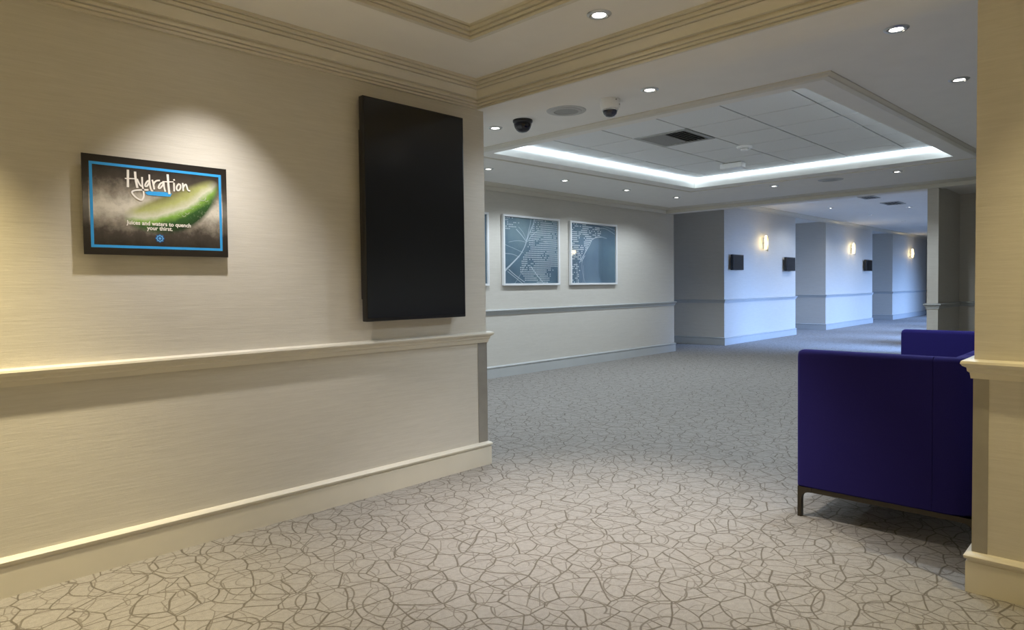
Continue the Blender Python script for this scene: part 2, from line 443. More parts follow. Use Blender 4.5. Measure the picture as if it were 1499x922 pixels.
# ---------------------------------------------------------------- mouldings
BASE = [(0, 0), (.022, 0), (.022, .130), (.0165, .134), (.0165, .140), (.027, .145), (.029, .156), (.020, .167), (.007, .172), (0, .172)]
DADO = [(0, .910), (.011, .910), (.014, .934), (.022, .941), (.024, .956), (.037, .963), (.044, .974), (.041, .984), (.022, .990), (0, .991)]
CORN = [(0, 2.607), (.018, 2.607), (.018, 2.6205), (.013, 2.6225), (.030, 2.6245), (.032, 2.637), (.026, 2.6395), (.044, 2.6415), (.047, 2.655), (.040, 2.659), (.040, 2.667),
        (.064, 2.669), (.070, 2.684), (.082, 2.702), (.094, 2.714), (.088, 2.718), (.104, 2.721), (.108, 2.735), (.102, 2.739), (.118, 2.742), (.121, 2.757), (.116, 2.761), (.132, 2.764), (.132, 2.78), (0, 2.78)]
LCOR = [(0, 2.700), (.014, 2.700), (.030, 2.718), (.052, 2.742), (.052, 2.752), (.060, 2.756), (.12, 2.767), (.20, 2.775), (.20, 2.78), (0, 2.78)]
KCOR = [(0, 2.99), (.022, 2.99), (.026, 3.02), (.045, 3.03), (.07, 3.05), (.12, 3.065), (.12, ZK), (0, ZK)]
P_LEFT = [(X0, YL), (XLE, YL), (XLE, YF)]
P_PIC = [(XLE, YF), (XFE, YF), (XFE, 8.2)]
P_RIGHT = [(XBK, YR), (XB, YR), (XB, Y0)]
P_STUB = [(13.2, 2.508), (11.6, 2.508), (11.6, 2.362), (13.06, 2.362), (13.06, -1.5)]
cnt = [0]
def trim(prof, path, label, cat, closed=False, smooth=True, mat=None):
    cnt[0] += 1
    bm = nb(); sweep(bm, prof, path, closed)
    return struct('trim_%d' % cnt[0], bm, mat or TRIM, label, cat, smooth)
def basebd(side, path, label, mat=None):
    bm = nb(); sweep(bm, BASE, path); return struct('baseboard_'+side, bm, mat or TRIM, label, 'baseboard', True)
basebd('left', P_LEFT, 'cream moulded baseboard below the drinks sign and tall screen')
basebd('pictures', P_PIC, 'grey moulded baseboard below the framed pictures', TRIM_SHADE)
basebd('right', P_RIGHT, 'cream moulded baseboard wrapping the right-hand wall end')
basebd('stub', P_STUB, 'baseboard around the narrow wall end behind the sofa', TRIM_SHADE)
trim(DADO, P_LEFT, 'cream dado rail below the drinks sign and tall screen', 'dado rail')
trim(DADO, P_PIC, 'grey dado rail below the framed pictures', 'dado rail', mat=TRIM_SHADE)
trim(DADO, P_RIGHT, 'cream dado rail wrapping the right-hand wall end', 'dado rail')
trim(DADO, P_STUB, 'dado rail around the narrow wall end behind the sofa', 'dado rail', mat=TRIM_SHADE)
for i, (xa, xb) in enumerate(PIERS):
    walk = [(xa, 8.2), (xa, YP), (xb, YP), (xb, 8.2)]
    basebd('pier_%d' % (i+1), walk, 'baseboard around the corridor wall section ' + PN[i], TRIM_SHADE)
    trim(DADO, walk, 'dado rail around the corridor wall section ' + PN[i], 'dado rail', mat=TRIM_SHADE)
trim(CORN, [(X0, YL), (XB, YL), (XB, Y0), (X0, Y0)], 'ridged cream cornice around the near room and across the beam', 'cornice', closed=True)
trim(LCOR, [(XLE, YF), (XFB, YF), (XFB, -1.5)], 'pale cornice above the framed pictures and along the far beam', 'cornice')
trim(KCOR, [(XFE, YP), (33, YP)], 'pale cornice along the corridor above the sconces', 'cornice')
TRAY = [(-.03, 2.775), (0, 2.775), (0, 2.794), (-.006, 2.797), (.010, 2.799), (.010, 2.815), (.004, 2.819), (.022, 2.821), (.022, 2.838), (.016, 2.842), (.036, 2.853), (-.03, 2.853)]
trim(TRAY, [(TX0, TY1), (TX1, TY1), (TX1, TY0), (TX0, TY0)], 'stepped cream moulding around the raised ceiling tray', 'moulding', closed=True)
CMLD = [(0, 2.78), (0, 2.772), (.022, 2.762), (.03, 2.752), (.062, 2.746), (.075, 2.747), (.078, 2.758), (.085, 2.78)]
coffer = trim(CMLD, CO, 'moulded frame around the lit ceiling recess', 'moulding', closed=True)
# corner guards
bm = nb(); sweep(bm, [(0, .172), (.003, .172), (.003, .910), (0, .910)], [(XLE-.088, YL), (XLE, YL), (XLE, YL+.09)])
cg = struct('trim_20', bm, GUARD, 'grey metal corner guard at the end of the left wall', 'corner guard')
bm = nb(); sweep(bm, [(0, .172), (.003, .172), (.003, .910), (0, .910)], [(XB+.09, YR), (XB, YR), (XB, YR-.052)])
struct('trim_21', bm, GUARD, 'grey metal corner guard on the right-hand wall end', 'corner guard')

# ---------------------------------------------------------------- lit ceiling recess
ZS, ZT = 2.758, 2.90
CM = [(4.965, 5.374), (9.445, 5.222), (9.445, 1.530), (4.965, 1.712)]
bm = nb(); ring_ceiling(bm, CM, CI, ZS)
for i in range(4):
    j = (i+1) % 4
    quad(bm, [(*CI[i], ZS), (*CI[j], ZS), (*CI[j], ZT+.03), (*CI[i], ZT+.03)])
quad(bm, [(4.8, 1.4, ZT+.03), (9.6, 1.4, ZT+.03), (9.6, 5.5, ZT+.03), (4.8, 5.5, ZT+.03)])
coff = struct('ceiling_recess', bm, CEIL, 'rectangular lobby ceiling recess with tiles inside a lit border', 'ceiling')
xs = [4.94, 5.56, 6.18, 6.80, 7.42, 8.04, 8.66, 9.28]; ys = [1.545, 2.18, 2.82, 3.46, 4.10, 4.74, 5.38]
tm = {}
def poly_x_clip(x0, x1, y0, y1):
    # keep tiles inside the opening (its sides are slightly skewed)
    yr = lambda x: 1.895+(x-5.105)*(1.725-1.895)/(9.155-5.105)+.012
    yl = lambda x: 5.169+(x-5.105)*(5.016-5.169)/(9.18-5.105)-.012
    a0, a1 = max(x0, 5.115), min(x1, 9.145)
    return [(a0, max(y0, yr(a0))), (a1, max(y0, yr(a1))), (a1, min(y1, yl(a1))), (a0, min(y1, yl(a0)))]
g = .009
for i in range(len(xs)-1):
    for j in range(len(ys)-1):
        if i == 2 and j == 3: continue
        P = poly_x_clip(xs[i]+g, xs[i+1]-g, ys[j]+g, ys[j+1]-g)
        dz = random.uniform(-.0012, .0012)
        bm = nb()
        lo = [bm.verts.new((x, y, ZT+dz)) for x, y in P]; hi = [bm.verts.new((x, y, ZT+.016)) for x, y in P]
        bm.faces.new(lo); bm.faces.new(hi)
        for q in range(4): bm.faces.new((lo[q], lo[(q+1) % 4], hi[(q+1) % 4], hi[q]))
        obj('ceiling_tile', bm, TILE, coff)
bm = nb()
for y in ys[1:-1]:
    box(bm, 5.115, 9.145, y-.0055, y+.0055, ZT+.006, ZT+.016)
tb = obj('grid_bars', bm, TILEBACK, coff); tb['kind'] = 'stuff'
# LED strip: four lengths along the top of the upstand
def led(a, b, name='led_strip'):
    a, b = Vector(a), Vector(b); d = (b-a).normalized(); nn = Vector((d.y, -d.x))
    bm = nb(); zs = (ZT-.036, ZT-.008)
    vs_ = [(a.x+d.x*.03, a.y+d.y*.03), (b.x-d.x*.03, b.y-d.y*.03)]
    P = [(vs_[0][0]+nn.x*.003, vs_[0][1]+nn.y*.003), (vs_[1][0]+nn.x*.003, vs_[1][1]+nn.y*.003), (vs_[1][0]+nn.x*.02, vs_[1][1]+nn.y*.02), (vs_[0][0]+nn.x*.02, vs_[0][1]+nn.y*.02)]
    lo = [bm.verts.new((x, y, zs[0])) for x, y in P]; hi = [bm.verts.new((x, y, zs[1])) for x, y in P]
    bm.faces.new(lo); bm.faces.new(hi)
    for q in range(4): bm.faces.new((lo[q], lo[(q+1) % 4], hi[(q+1) % 4], hi[q]))
    return obj(name, bm, E_LED)
LEDN = ['on the picture wall side', 'on the corridor side', 'on the sofa side', 'on the side nearest the camera']
for i in range(4):
    tag(led(CI[i], CI[(i+1) % 4]), 'glowing white light strip in the ceiling recess ' + LEDN[i], 'light strip', 'light strips of the ceiling recess')

# ---------------------------------------------------------------- downlights
bm = nb(); lathe(bm, [(.036, -.001), (.037, -.006), (.046, -.010), (.060, -.008), (.067, -.002), (.067, 0)], 36); RING = obj('trim_ring', bm, SATIN, smooth=True)
bm = nb(); lathe(bm, [(.0, -.006), (.020, -.005), (.036, -.002), (.036, -.0005), (0, -.0005)], 28); LENS = obj('lens', bm, E_DL)
bm = nb(); box(bm, .044, .052, -.012, .012, -.013, -.008); CLIP = obj('clip', bm, GUARD)
bm = nb(); box(bm, -.052, -.044, -.012, .012, -.013, -.008); CLIP2 = obj('clip', bm, GUARD)
first = [True]
def downlight(x, y, z, label, group, power, color, cone=92, blend=1.0, rz=math.radians(-42)):
    r = empty('recessed_downlight', (x, y, z), label, 'downlight', group, rz)
    for s in (RING, LENS, CLIP, CLIP2):
        c = s if first[0] else s.copy()
        if not first[0]: COL.objects.link(c)
        c.parent = r
    first[0] = False
    ld = bpy.data.lights.new('downlight_lamp', 'SPOT'); ld.energy = power; ld.color = color
    ld.spot_size = math.radians(cone); ld.spot_blend = blend; ld.shadow_soft_size = .03
    lo = bpy.data.objects.new('downlight_lamp', ld); COL.objects.link(lo); lo.parent = r; lo.location = (0, 0, -.016)
    return r
GN, GL, GK = 'downlights of the near room', 'downlights of the lobby ceiling', 'downlights of the corridor ceiling'
downlight(2.973, 2.185, ZC, 'large downlight near the top of the photo, in front of the ridged cornice', GN, P_NEAR*2.0, NEUT, 72)
for (x, y, c, p) in [(2.97, -.22, WARM, P_NEAR*.75), (2.97, -2.2, WARM, P_NEAR*1.3), (1.42, -1.3, WARM, P_NEAR*1.3), (-.05, -1.3, WARM, P_NEAR*1.3), (-1.5, -1.3, WARM, P_NEAR*1.3),
                  (-2.95, -1.2, WARM, P_NEAR*1.3), (-2.95, .4, WARM, P_NEAR*1.3), (-2.95, 1.9, WARM, P_NEAR*1.3)]:
    downlight(x, y, ZC+(.072 if y == -1.3 else 0), 'near room downlight outside the picture', GN, p, c)  # tray row is unseen, added for warm bounce off floor and ceiling
for (x, c, p, cn) in [(1.40, (1.0, .95, .90), P_ACC*1.05, 84), (-.05, WARM, P_ACC*2.6, 84), (-1.5, WARM, P_ACC, 110)]:
    downlight(x, 3.15, ZC, 'near room downlight above the left wall, outside the picture', GN, p, c, cn, .8)
LOB = [(4.375, 4.398, 'leftmost lobby downlight, beside the black dome camera'), (4.372, 2.754, 'lobby downlight to the right of the white dome camera'),
       (4.375, 1.109, 'lobby downlight nearest the camera, above the sofa at top right'), (5.793, 1.06, 'lobby downlight touching the right-hand wall end, above the sofa'),
       (5.816, 5.976, 'lobby downlight at the left wall edge, before the picture wall'), (7.239, 5.924, 'lobby downlight above the left framed picture'),
       (8.675, 5.886, 'lobby downlight above the right framed picture'), (10.05, 5.82, 'lobby downlight in the far left corner by the far beam'),
       (10.008, 4.161, 'lobby downlight left of the far ceiling speaker'), (9.981, 2.512, 'lobby downlight right of the far ceiling speaker')]
for x, y, lb in LOB: downlight(x, y, ZC, lb, GL, P_LOB, COOL, 150, .45)
for x, y in [(4.38, 6.02), (7.24, 1.0)]: downlight(x, y, ZC, 'lobby downlight outside the picture or behind walls', GL, P_LOB, COOL, 150, .45)
for x, y, lb in [(16.68, 5.59, 'corridor downlight nearest the lobby'), (19.2, 5.43, 'second corridor downlight from the lobby, before the middle sconce'),
                 (21.85, 5.31, 'farthest corridor downlight, left of the farthest sconce'), (17.95, 4.25, 'corridor downlight on the right, below the ceiling vent')]:
    downlight(x, y, ZK, lb, GK, P_COR, (.8, .88, 1.0), 150, .45)

# ---------------------------------------------------------------- ceiling devices
def dome_black(x, y):
    r = empty('dome_camera', (x, y, ZC), 'black dome security camera under the lobby ceiling', 'camera', 'dome cameras')
    bm = nb(); lathe(bm, [(0, 0), (.086, 0), (.088, -.010), (.085, -.020), (.078, -.028), (.0, -.028)], 40); obj('base', bm, BLACKP, r, True)
    bm = nb(); lathe(bm, [(.078, -.024), (.078, -.040), (.070, -.066), (.055, -.088), (.033, -.103), (0, -.108)], 40); obj('dome', bm, DOMEBLK, r, True)
dome_black(4.355, 4.036)
r = empty('dome_camera', (4.383, 3.122, ZC), 'white dome security camera with dark lens under the lobby ceiling', 'camera', 'dome cameras')
bm = nb(); lathe(bm, [(0, 0), (.077, 0), (.079, -.010), (.078, -.045), (.070, -.072), (.060, -.078), (0, -.078)], 40); obj('housing', bm, WHITEP, r, True)
bm = nb(); lathe(bm, [(.058, -.074), (.058, -.090), (.050, -.112), (.032, -.130), (0, -.137)], 40); d = obj('dome', bm, DOMECLR, r, True)
bm = nb(); lathe(bm, [(.0565, -.078), (.061, -.080), (.061, -.086), (.0575, -.088)], 40); obj('collar', bm, SATIN, r, True)
bm = nb(); box(bm, -.03, -.022, -.0805, -.072, -.02, -.012); obj('screw', bm, GUARD, r)
bm = nb(); box(bm, .012, .02, -.0805, -.072, -.05, -.042); obj('screw', bm, GUARD, r)

def speaker(x, y, label):
    r = empty('ceiling_speaker', (x, y, ZC), label, 'speaker', 'ceiling speakers')
    bm = nb(); lathe(bm, [(.098, -.002), (.103, -.012), (.125, -.010), (.128, -.006), (.150, -.006), (.163, -.004), (.166, 0)], 48); obj('rim', bm, SPKRING, r, True)
    bm = nb(); lathe(bm, [(0, -.012), (.06, -.011), (.098, -.006), (.100, 0)], 48); obj('grille', bm, GRILLE, r, True)
speaker(4.386, 3.568, 'round ceiling speaker between the two dome cameras')
speaker(10.04, 3.365, 'round ceiling speaker between two downlights near the far beam')

# air vent in the tile field
r = empty('air_vent', (6.49, 3.78, ZT), 'square grey slatted air vent among the ceiling tiles', 'vent')
bm = nb(); a, b = .312, .262
frame_ring(bm, -a, a, -a, a, a-b, -.006, .004, True)
obj('frame', bm, VENTM, r)
bm = nb(); box(bm, -.30, .30, -.30, .30, .012, .016); obj('duct_backing', bm, DARKV, r)
for i in range(12):
    yc = -.24+i*.0436; s = 1 if i < 6 else -1
    bm = nb(); box(bm, -.262, .262, -.015, .015, -.0012, .0012)
    o = obj('slat', bm, VENTM, r, loc=(0, yc, .001)); o.rotation_euler = (s*math.radians(32), 0, 0)

# smoke detector
r = empty('smoke_detector', (7.46, 3.442, ZT), 'small white smoke detector on the ceiling tiles', 'smoke detector')
bm = nb(); lathe(bm, [(0, 0), (.085, 0), (.087, -.012), (.078, -.026), (0, -.026)], 36); obj('base', bm, WHITEP, r, True)
bm = nb(); lathe(bm, [(.046, -.024), (.046, -.036), (.038, -.052), (0, -.055)], 36); obj('sensor_head', bm, WHITEP, r, True)
bm = nb(); lathe(bm, [(.040, -.026), (.0475, -.028), (.0475, -.033), (.040, -.034)], 36); obj('vent_band', bm, GUARD, r, True)
# emergency light box
r = empty('emergency_light', (8.36, 4.02, ZT), 'white box shaped emergency light on the ceiling tiles', 'light box', rz=math.radians(90))
bm = nb(); box(bm, -.15, .15, -.06, .06, -.072, -.010, .006); obj('body', bm, WHITEP, r, True)
bm = nb(); box(bm, -.12, .12, -.045, .045, -.012, 0); obj('mount', bm, GUARD, r)
bm = nb(); box(bm, -.13, .13, -.046, .046, -.0755, -.071); obj('diffuser', bm, WHITEP, r)

# corridor ceiling vents
for x, y, s, lb in [(15.2, 4.34, .5, 'small dark ceiling vent in the corridor, nearer the lobby'), (16.75, 4.29, .62, 'larger dark ceiling vent in the corridor, farther from the lobby')]:
    r = empty('corridor_vent', (x, y, ZK), lb, 'vent', 'corridor ceiling vents')
    bm = nb(); h = s/2
    frame_ring(bm, -h, h, -h*.6, h*.6, .03, -.012, 0, True)
    obj('frame', bm, VENTM, r)
    bm = nb(); box(bm, -h+.03, h-.03, -h*.5, h*.5, -.003, -.001); obj('duct_backing', bm, DARKV, r)
    for i in range(5):
        bm = nb(); box(bm, -h+.03, h-.03, -.004, .004, -.011, -.004); obj('slat', bm, VENTM, r, loc=(0, -h*.4+i*h*.2, 0))

# ---------------------------------------------------------------- poster sign
PX, PZ, PY = 1.188, 1.7255, 3.553
r = empty('drinks_sign', (PX, PY, PZ), 'dark drinks sign reading Hydration with a blue border and green slice', 'sign')
hw, hh = .3325, .2325
bm = nb(); box(bm, -hw, hw, 0, .005, -hh, hh); obj('printed_panel', bm, m_poster(), r)
for x in (-.22, .22):
    bm = nb(); box(bm, x-.03, x+.03, .005, .0305, -.12, .12); obj('wall_mount', bm, EDGEB, r)
bi, bt = .3035, .0125
bz = .199
for (x0, x1, z0, z1) in [(-bi, bi, bz-bt, bz), (-bi, bi, -bz, -bz+bt), (-bi, -bi+bt, -bz+bt, bz-bt), (bi-bt, bi, -bz+bt, bz-bt)]:
    bm = nb(); box(bm, x0, x1, -.0008, .0002, z0, z1); obj('border_bar', bm, BLUEP, r)
STK = [[(1.048, 1.8983), (1.0459, 1.8211)], [(1.079, 1.8927), (1.0806, 1.8627), (1.0867, 1.8212)], [(1.0351, 1.8583), (1.0577, 1.8602), (1.0793, 1.8612), (1.0877, 1.8582)],
 [(1.0877, 1.8595), (1.0934, 1.8456), (1.1003, 1.8331), (1.1075, 1.828)], [(1.1092, 1.871), (1.1101, 1.8314), (1.1141, 1.8), (1.1148, 1.7815), (1.1083, 1.765), (1.0984, 1.7615), (1.0817, 1.7706), (1.0677, 1.7852), (1.0632, 1.7966), (1.073, 1.8041), (1.0973, 1.8095), (1.1341, 1.813)],
 [(1.1403, 1.8584), (1.1328, 1.8549), (1.1238, 1.8407), (1.1223, 1.8299), (1.1297, 1.8307), (1.1374, 1.8421), (1.1427, 1.856)], [(1.1423, 1.8866), (1.1427, 1.856), (1.1456, 1.8269), (1.1514, 1.8114), (1.1552, 1.8118)],
 [(1.1553, 1.8626), (1.1608, 1.8364), (1.1629, 1.8205)], [(1.1597, 1.839), (1.165, 1.8529), (1.1753, 1.862), (1.188, 1.8647)],
 [(1.2055, 1.8571), (1.1926, 1.8503), (1.1833, 1.8333), (1.1844, 1.8253), (1.1921, 1.8287), (1.2026, 1.8432), (1.208, 1.856)], [(1.208, 1.856), (1.2088, 1.8357), (1.2133, 1.8145)],
 [(1.227, 1.8959), (1.2295, 1.8432), (1.2328, 1.8041)], [(1.2031, 1.8609), (1.2261, 1.8619), (1.252, 1.8645)], [(1.2557, 1.8581), (1.256, 1.8199)], [(1.2562, 1.8759), (1.2574, 1.8733)],
 [(1.2779, 1.8562), (1.2683, 1.8416), (1.2693, 1.8266), (1.2784, 1.8247), (1.2866, 1.8379), (1.2857, 1.8529), (1.2779, 1.8562)], [(1.2978, 1.861), (1.2995, 1.8253)], [(1.2986, 1.839), (1.3069, 1.8536), (1.3137, 1.8571), (1.3174, 1.8464), (1.3223, 1.8302), (1.3316, 1.8269)]]
thick = {0, 1, 11}
bm = nb()
for i, s in enumerate(STK):
    wd = .0105 if i in thick else (.0052 if i in (2, 12) else .0078)
    ribbon(bm, [((x-1.188), (z-1.7255)) for x, z in s], wd, -.0016-.00003*i)
obj('title_lettering', bm, WHITEI, r)['kind'] = 'stuff'
UL = [(1.1215, 1.8006), (1.1352, 1.8072), (1.217, 1.8094), (1.2453, 1.8052), (1.2371, 1.7895), (1.2063, 1.7881), (1.131, 1.7882)]
bm = nb(); bm.faces.new([bm.verts.new((x-1.188, -.0010, z-1.7255)) for x, z in UL]); obj('underline_stroke', bm, BLUEP, r)

def text_mesh(name, body, size, mat, parent, loc, bold=.0):
    cu = bpy.data.curves.new(name, 'FONT'); cu.body = body; cu.size = size; cu.align_x = 'CENTER'; cu.align_y = 'CENTER'; cu.offset = bold; cu.resolution_u = 3
    to = bpy.data.objects.new(name+'_tmp', cu); COL.objects.link(to)
    dg = bpy.context.evaluated_depsgraph_get(); dg.update()
    me = bpy.data.meshes.new_from_object(to.evaluated_get(dg))
    bpy.data.objects.remove(to)
    me.materials.clear(); me.materials.append(mat)
    o = bpy.data.objects.new(name, me); COL.objects.link(o); o.parent = parent; o.location = loc; o.rotation_euler = (math.radians(90), 0, 0)
    me.update(); xsz = [v.co.x for v in me.vertices]
    return o, (max(xsz)-min(xsz))
t1, wdt = text_mesh('caption_lettering', 'Juices and waters to quench', .022, WHITEI, r, (-.003, -.0016, -.076), .0006)
t1.scale = (.298/wdt, .298/wdt*1.05, 1)
t2, wd2 = text_mesh('caption_lettering', 'your thirst.', .022, WHITEI, r, (-.003, -.0016, -.0985), .0006)
t2.scale = t1.scale
# round emblem
bm = nb()
N = 40
def disc(bm, rad, cx, cz, y, n=N, star=0, amp=0):
    bm.faces.new([bm.verts.new((cx+(rad+amp*math.cos(star*2*math.pi*i/n))*math.cos(2*math.pi*i/n), y, cz+(rad+amp*math.cos(star*2*math.pi*i/n))*math.sin(2*math.pi*i/n))) for i in range(n)])
def ringf(bm, r0, r1, cx, cz, y, n=N, a0=0.0, a1=2*math.pi):
    v = []
    for i in range(n+1):
        t = a0+(a1-a0)*i/n
        v.append((bm.verts.new((cx+r0*math.cos(t), y, cz+r0*math.sin(t))), bm.verts.new((cx+r1*math.cos(t), y, cz+r1*math.sin(t)))))
    for i in range(n): bm.faces.new((v[i][0], v[i+1][0], v[i+1][1], v[i][1]))
ex, ez = -.005, -.1465
disc(bm, .0205, ex, ez, -.0011, 64, 8, .0018); em = obj('emblem', bm, BLUED, r)
bm = nb(); ringf(bm, .0115, .0150, ex, ez, -.0016); 
for i in range(8):
    t = 2*math.pi*i/8; box(bm, ex+.0165*math.cos(t)-.0014, ex+.0165*math.cos(t)+.0014, -.0018, -.0014, ez+.0165*math.sin(t)-.0014, ez+.0165*math.sin(t)+.0014)
box(bm, ex-.006, ex+.006, -.0018, -.0014, ez-.0024, ez+.0024); box(bm, ex-.0024, ex+.0024, -.0019, -.0015, ez-.006, ez+.006)
obj('emblem_mark', bm, simple('light_blue_print', (.16, .48, .85), .4), r)['kind'] = 'stuff'
bm = nb()
for (x, z, rad) in [(.205, .075, .020), (.226, .062, .009), (.180, .040, .008), (.192, .038, .006), (.140, .020, .010), (.128, -.008, .011), (.112, -.022, .010), (.086, -.022, .006), (.100, -.014, .006), (.155, .015, .006)]:
    ringf(bm, rad*.80, rad, x, z, -.0012, 16, math.radians(200), math.radians(400)-math.radians(40))
obj('bubble_print', bm, simple('bubble_print', (.42, .48, .36), .4), r)['kind'] = 'stuff'

# ---------------------------------------------------------------- tall screen
r = empty('wall_screen', (2.755, 3.5, 1.806), 'tall black portrait display screen on the cream wall', 'screen')
w2, h2 = .412, .6935
bm = nb(); box(bm, -w2, w2, .0, .046, -h2, h2, .006); obj('casing', bm, BLACKP, r, True)
bm = nb(); box(bm, -w2+.010, w2-.010, -.0012, .001, -h2+.022, h2-.010); obj('display_panel', bm, SCREEN, r)
bm = nb(); box(bm, -w2+.02, w2-.05, .046, .0835, -h2*.80, h2*.72, .004); obj('rear_housing', bm, BLACKP, r, True)

# ---------------------------------------------------------------- framed pictures
def in_poly(x, y, P):
    c = False; j = len(P)-1
    for i in range(len(P)):
        if (P[i][1] > y) != (P[j][1] > y) and x < (P[j][0]-P[i][0])*(y-P[i][1])/(P[j][1]-P[i][1])+P[i][0]: c = not c
        j = i
    return c
def picture(xa, xb, label, seed, regions, lines, dash=False):
    za, zb = 1.336, 2.378
    r = empty('framed_picture', ((xa+xb)/2, YF, (za+zb)/2), label, 'picture', 'framed blue pictures on the lobby wall')
    W, H = (xb-xa)/2, (zb-za)/2; f = .030
    for (x0, x1, z0, z1) in [(-W, W, H-f, H), (-W, W, -H, -H+f), (-W, -W+f, -H+f, H-f), (W-f, W, -H+f, H-f)]:
        bm = nb(); box(bm, x0, x1, -.052, -.006, z0, z1, .002); obj('frame_rail', bm, FRAMEW, r)
    bm = nb(); box(bm, -W+f, W-f, -.024, -.008, -H+f, H-f); obj('art_print', bm, m_art('blue_art_%d' % seed, seed*3.1), r)
    bm = nb(); box(bm, -W+.05, W-.05, -.008, 0, -H+.05, H-.05); obj('backing', bm, EDGEB, r)
    iw, ih = (W-f)*2, (H-f)*2
    rnd = random.Random(seed)
    bm = nb(); nx, nz = 36, 31
    for reg, dens in regions:
        for i in range(nx):
            for j in range(nz):
                u, v = (i+.5)/nx, (j+.5)/nz
                if in_poly(u, v, reg) and (math.sin(u*19+v*7+seed)+math.sin(v*23-u*11))*.25+rnd.random() < dens:
                    s = (.44 if not dash else .62)*iw/nx; t = .46*ih/nz
                    x, z = -iw/2+u*iw, -ih/2+v*ih
                    quad(bm, [(x-s/2*1.3, -.0248, z-t/2), (x+s/2*1.3, -.0248, z-t/2), (x+s/2*1.3, -.0248, z+t/2), (x-s/2*1.3, -.0248, z+t/2)])
    o = obj('printed_dots', bm, DOTS, r); o['kind'] = 'stuff'
    bm = nb()
    for q, (pts, wd) in enumerate(lines):
        ribbon(bm, [(-iw/2+u*iw, -ih/2+v*ih) for u, v in pts], wd, -.0252-.00004*q, smooth=8)
    obj('printed_lines', bm, LINEP, r)['kind'] = 'stuff'
    bm = nb(); box(bm, -W+f, W-f, -.036, -.033, -H+f, H-f); obj('glass_pane', bm, PANE, r)
L1 = [([(0, .17), (.12, .28), (.27, .42), (.36, .55), (.40, .64), (.45, .76), (.52, .9), (.56, 1)], .014), ([(.02, .21), (.14, .31), (.30, .46), (.38, .6), (.43, .76), (.47, .9), (.49, 1)], .010),
      ([(.40, .64), (.32, .73), (.22, .82)], .012), ([(.40, .67), (.34, .78), (.26, .86)], .006), ([(.40, .63), (.25, .65), (.08, .62)], .005), ([(.34, .47), (.2, .52), (.02, .58)], .005), ([(.27, .40), (.15, .44), (0, .45)], .006),
      ([(.08, .21), (.2, .12), (.36, .02)], .010), ([(.06, .18), (.22, .07), (.32, 0)], .008), ([(.42, .64), (.5, .74), (.62, .83)], .008), ([(.48, .26), (.58, .14), (.72, 0)], .012), ([(.18, 0), (.26, .1), (.38, .3)], .005), ([(.43, .66), (.6, .68), (.8, .64)], .004)]
D1 = [([(.54, 1), (.47, .78), (.44, .62), (.40, .52), (.30, .3), (.27, .2), (.38, .03), (.80, 0), (.86, .14), (.93, .25), (1, .28), (1, 1)], .93), ([(0, .80), (.2, .84), (.28, .9), (.2, 1), (0, 1)], .62)]
L2 = [([(.30, .0), (.24, .2), (.24, .36), (.32, .55), (.44, .72), (.6, .8), (.8, .78)], .005), ([(.18, .34), (.28, .48), (.40, .64), (.46, .74)], .011), ([(.12, 0), (.13, .18), (.12, .34)], .009), ([(.46, .74), (.56, .78), (.70, .80)], .006), ([(.22, .36), (.30, .46)], .010), ([(.5, .92), (.75, .95), (1, .86)], .006), ([(.6, 1), (.8, .98), (1, .93)], .005), ([(.25, 0), (.27, .12), (.26, .3)], .004)]
D2 = [([(0, 1), (.62, .97), (.70, .88), (.62, .80), (.44, .74), (.32, .55), (.24, .42), (.14, .34), (0, .36)], .70), ([(0, .35), (.12, .34), (.2, .2), (.16, 0), (0, 0)], .55)]
picture(6.955, 8.232, 'blue framed picture filled with dots and crossing pale lines, left of two fully visible', 3, D1, L1)
picture(8.505, 9.803, 'blue framed picture with a large plain dark area, right of two fully visible', 5, D2, L2, True)
picture(5.385, 6.662, 'framed picture almost hidden behind the left wall, only a white frame edge showing', 8, D2, L1)

# ---------------------------------------------------------------- sconces and black boxes in the corridor
def sconce(x, y, z, label, face=-1, group='corridor wall sconces', power=3.0):
    r = empty('wall_sconce', (x, y, z), label, 'wall lamp', group, 0 if face < 0 else math.pi)
    bm = nb(); box(bm, -.05, .05, -.014, 0, -.13, .13, .004); obj('backplate', bm, SATIN, r, True)
    bm = nb(); box(bm, -.018, .018, -.06, -.014, -.02, .02); obj('arm', bm, SATIN, r)
    bm = nb(); lathe(bm, [(0, -.15), (.022, -.148), (.026, -.135), (.026, .155), (.020, .17), (0, .172)], 18, (0, -.085, 0)); obj('glowing_tube', bm, E_SC, r, True)
    for k in range(5):
        t = math.radians(200+k*35); bm = nb(); lathe(bm, [(0, -.19), (.006, -.186), (.006, .15), (0, .155)], 8, (.050*math.cos(t), -.085+.045*math.sin(t), 0)); obj('crystal_rod', bm, GLASSR, r, True)
    for zz in (-.152, .15):
        bm = nb(); lathe(bm, [(.028, zz-.005), (.042, zz-.005), (.042, zz+.005), (.028, zz+.005)], 20, (0, -.085, 0)); obj('collar', bm, SATIN, r, True)
    ld = bpy.data.lights.new('sconce_lamp', 'POINT'); ld.energy = power; ld.color = (1, .76, .34); ld.shadow_soft_size = .05
    lo = bpy.data.objects.new('sconce_lamp', ld); COL.objects.link(lo); lo.parent = r; lo.location = (0, -.18, 0)
sconce(15.46, YP, 2.265, 'glowing glass wall sconce between two black boxes, nearest of the three')
sconce(21.71, YP, 2.33, 'glowing glass wall sconce left of the farthest black box, middle of the three')
sconce(28.4, YP, 2.37, 'glowing glass wall sconce beside the narrow wall end, farthest of the three')
sconce(13.72, 2.6, 2.2, 'wall sconce on the window side of the corridor, seen only reflected in the right picture', 1)
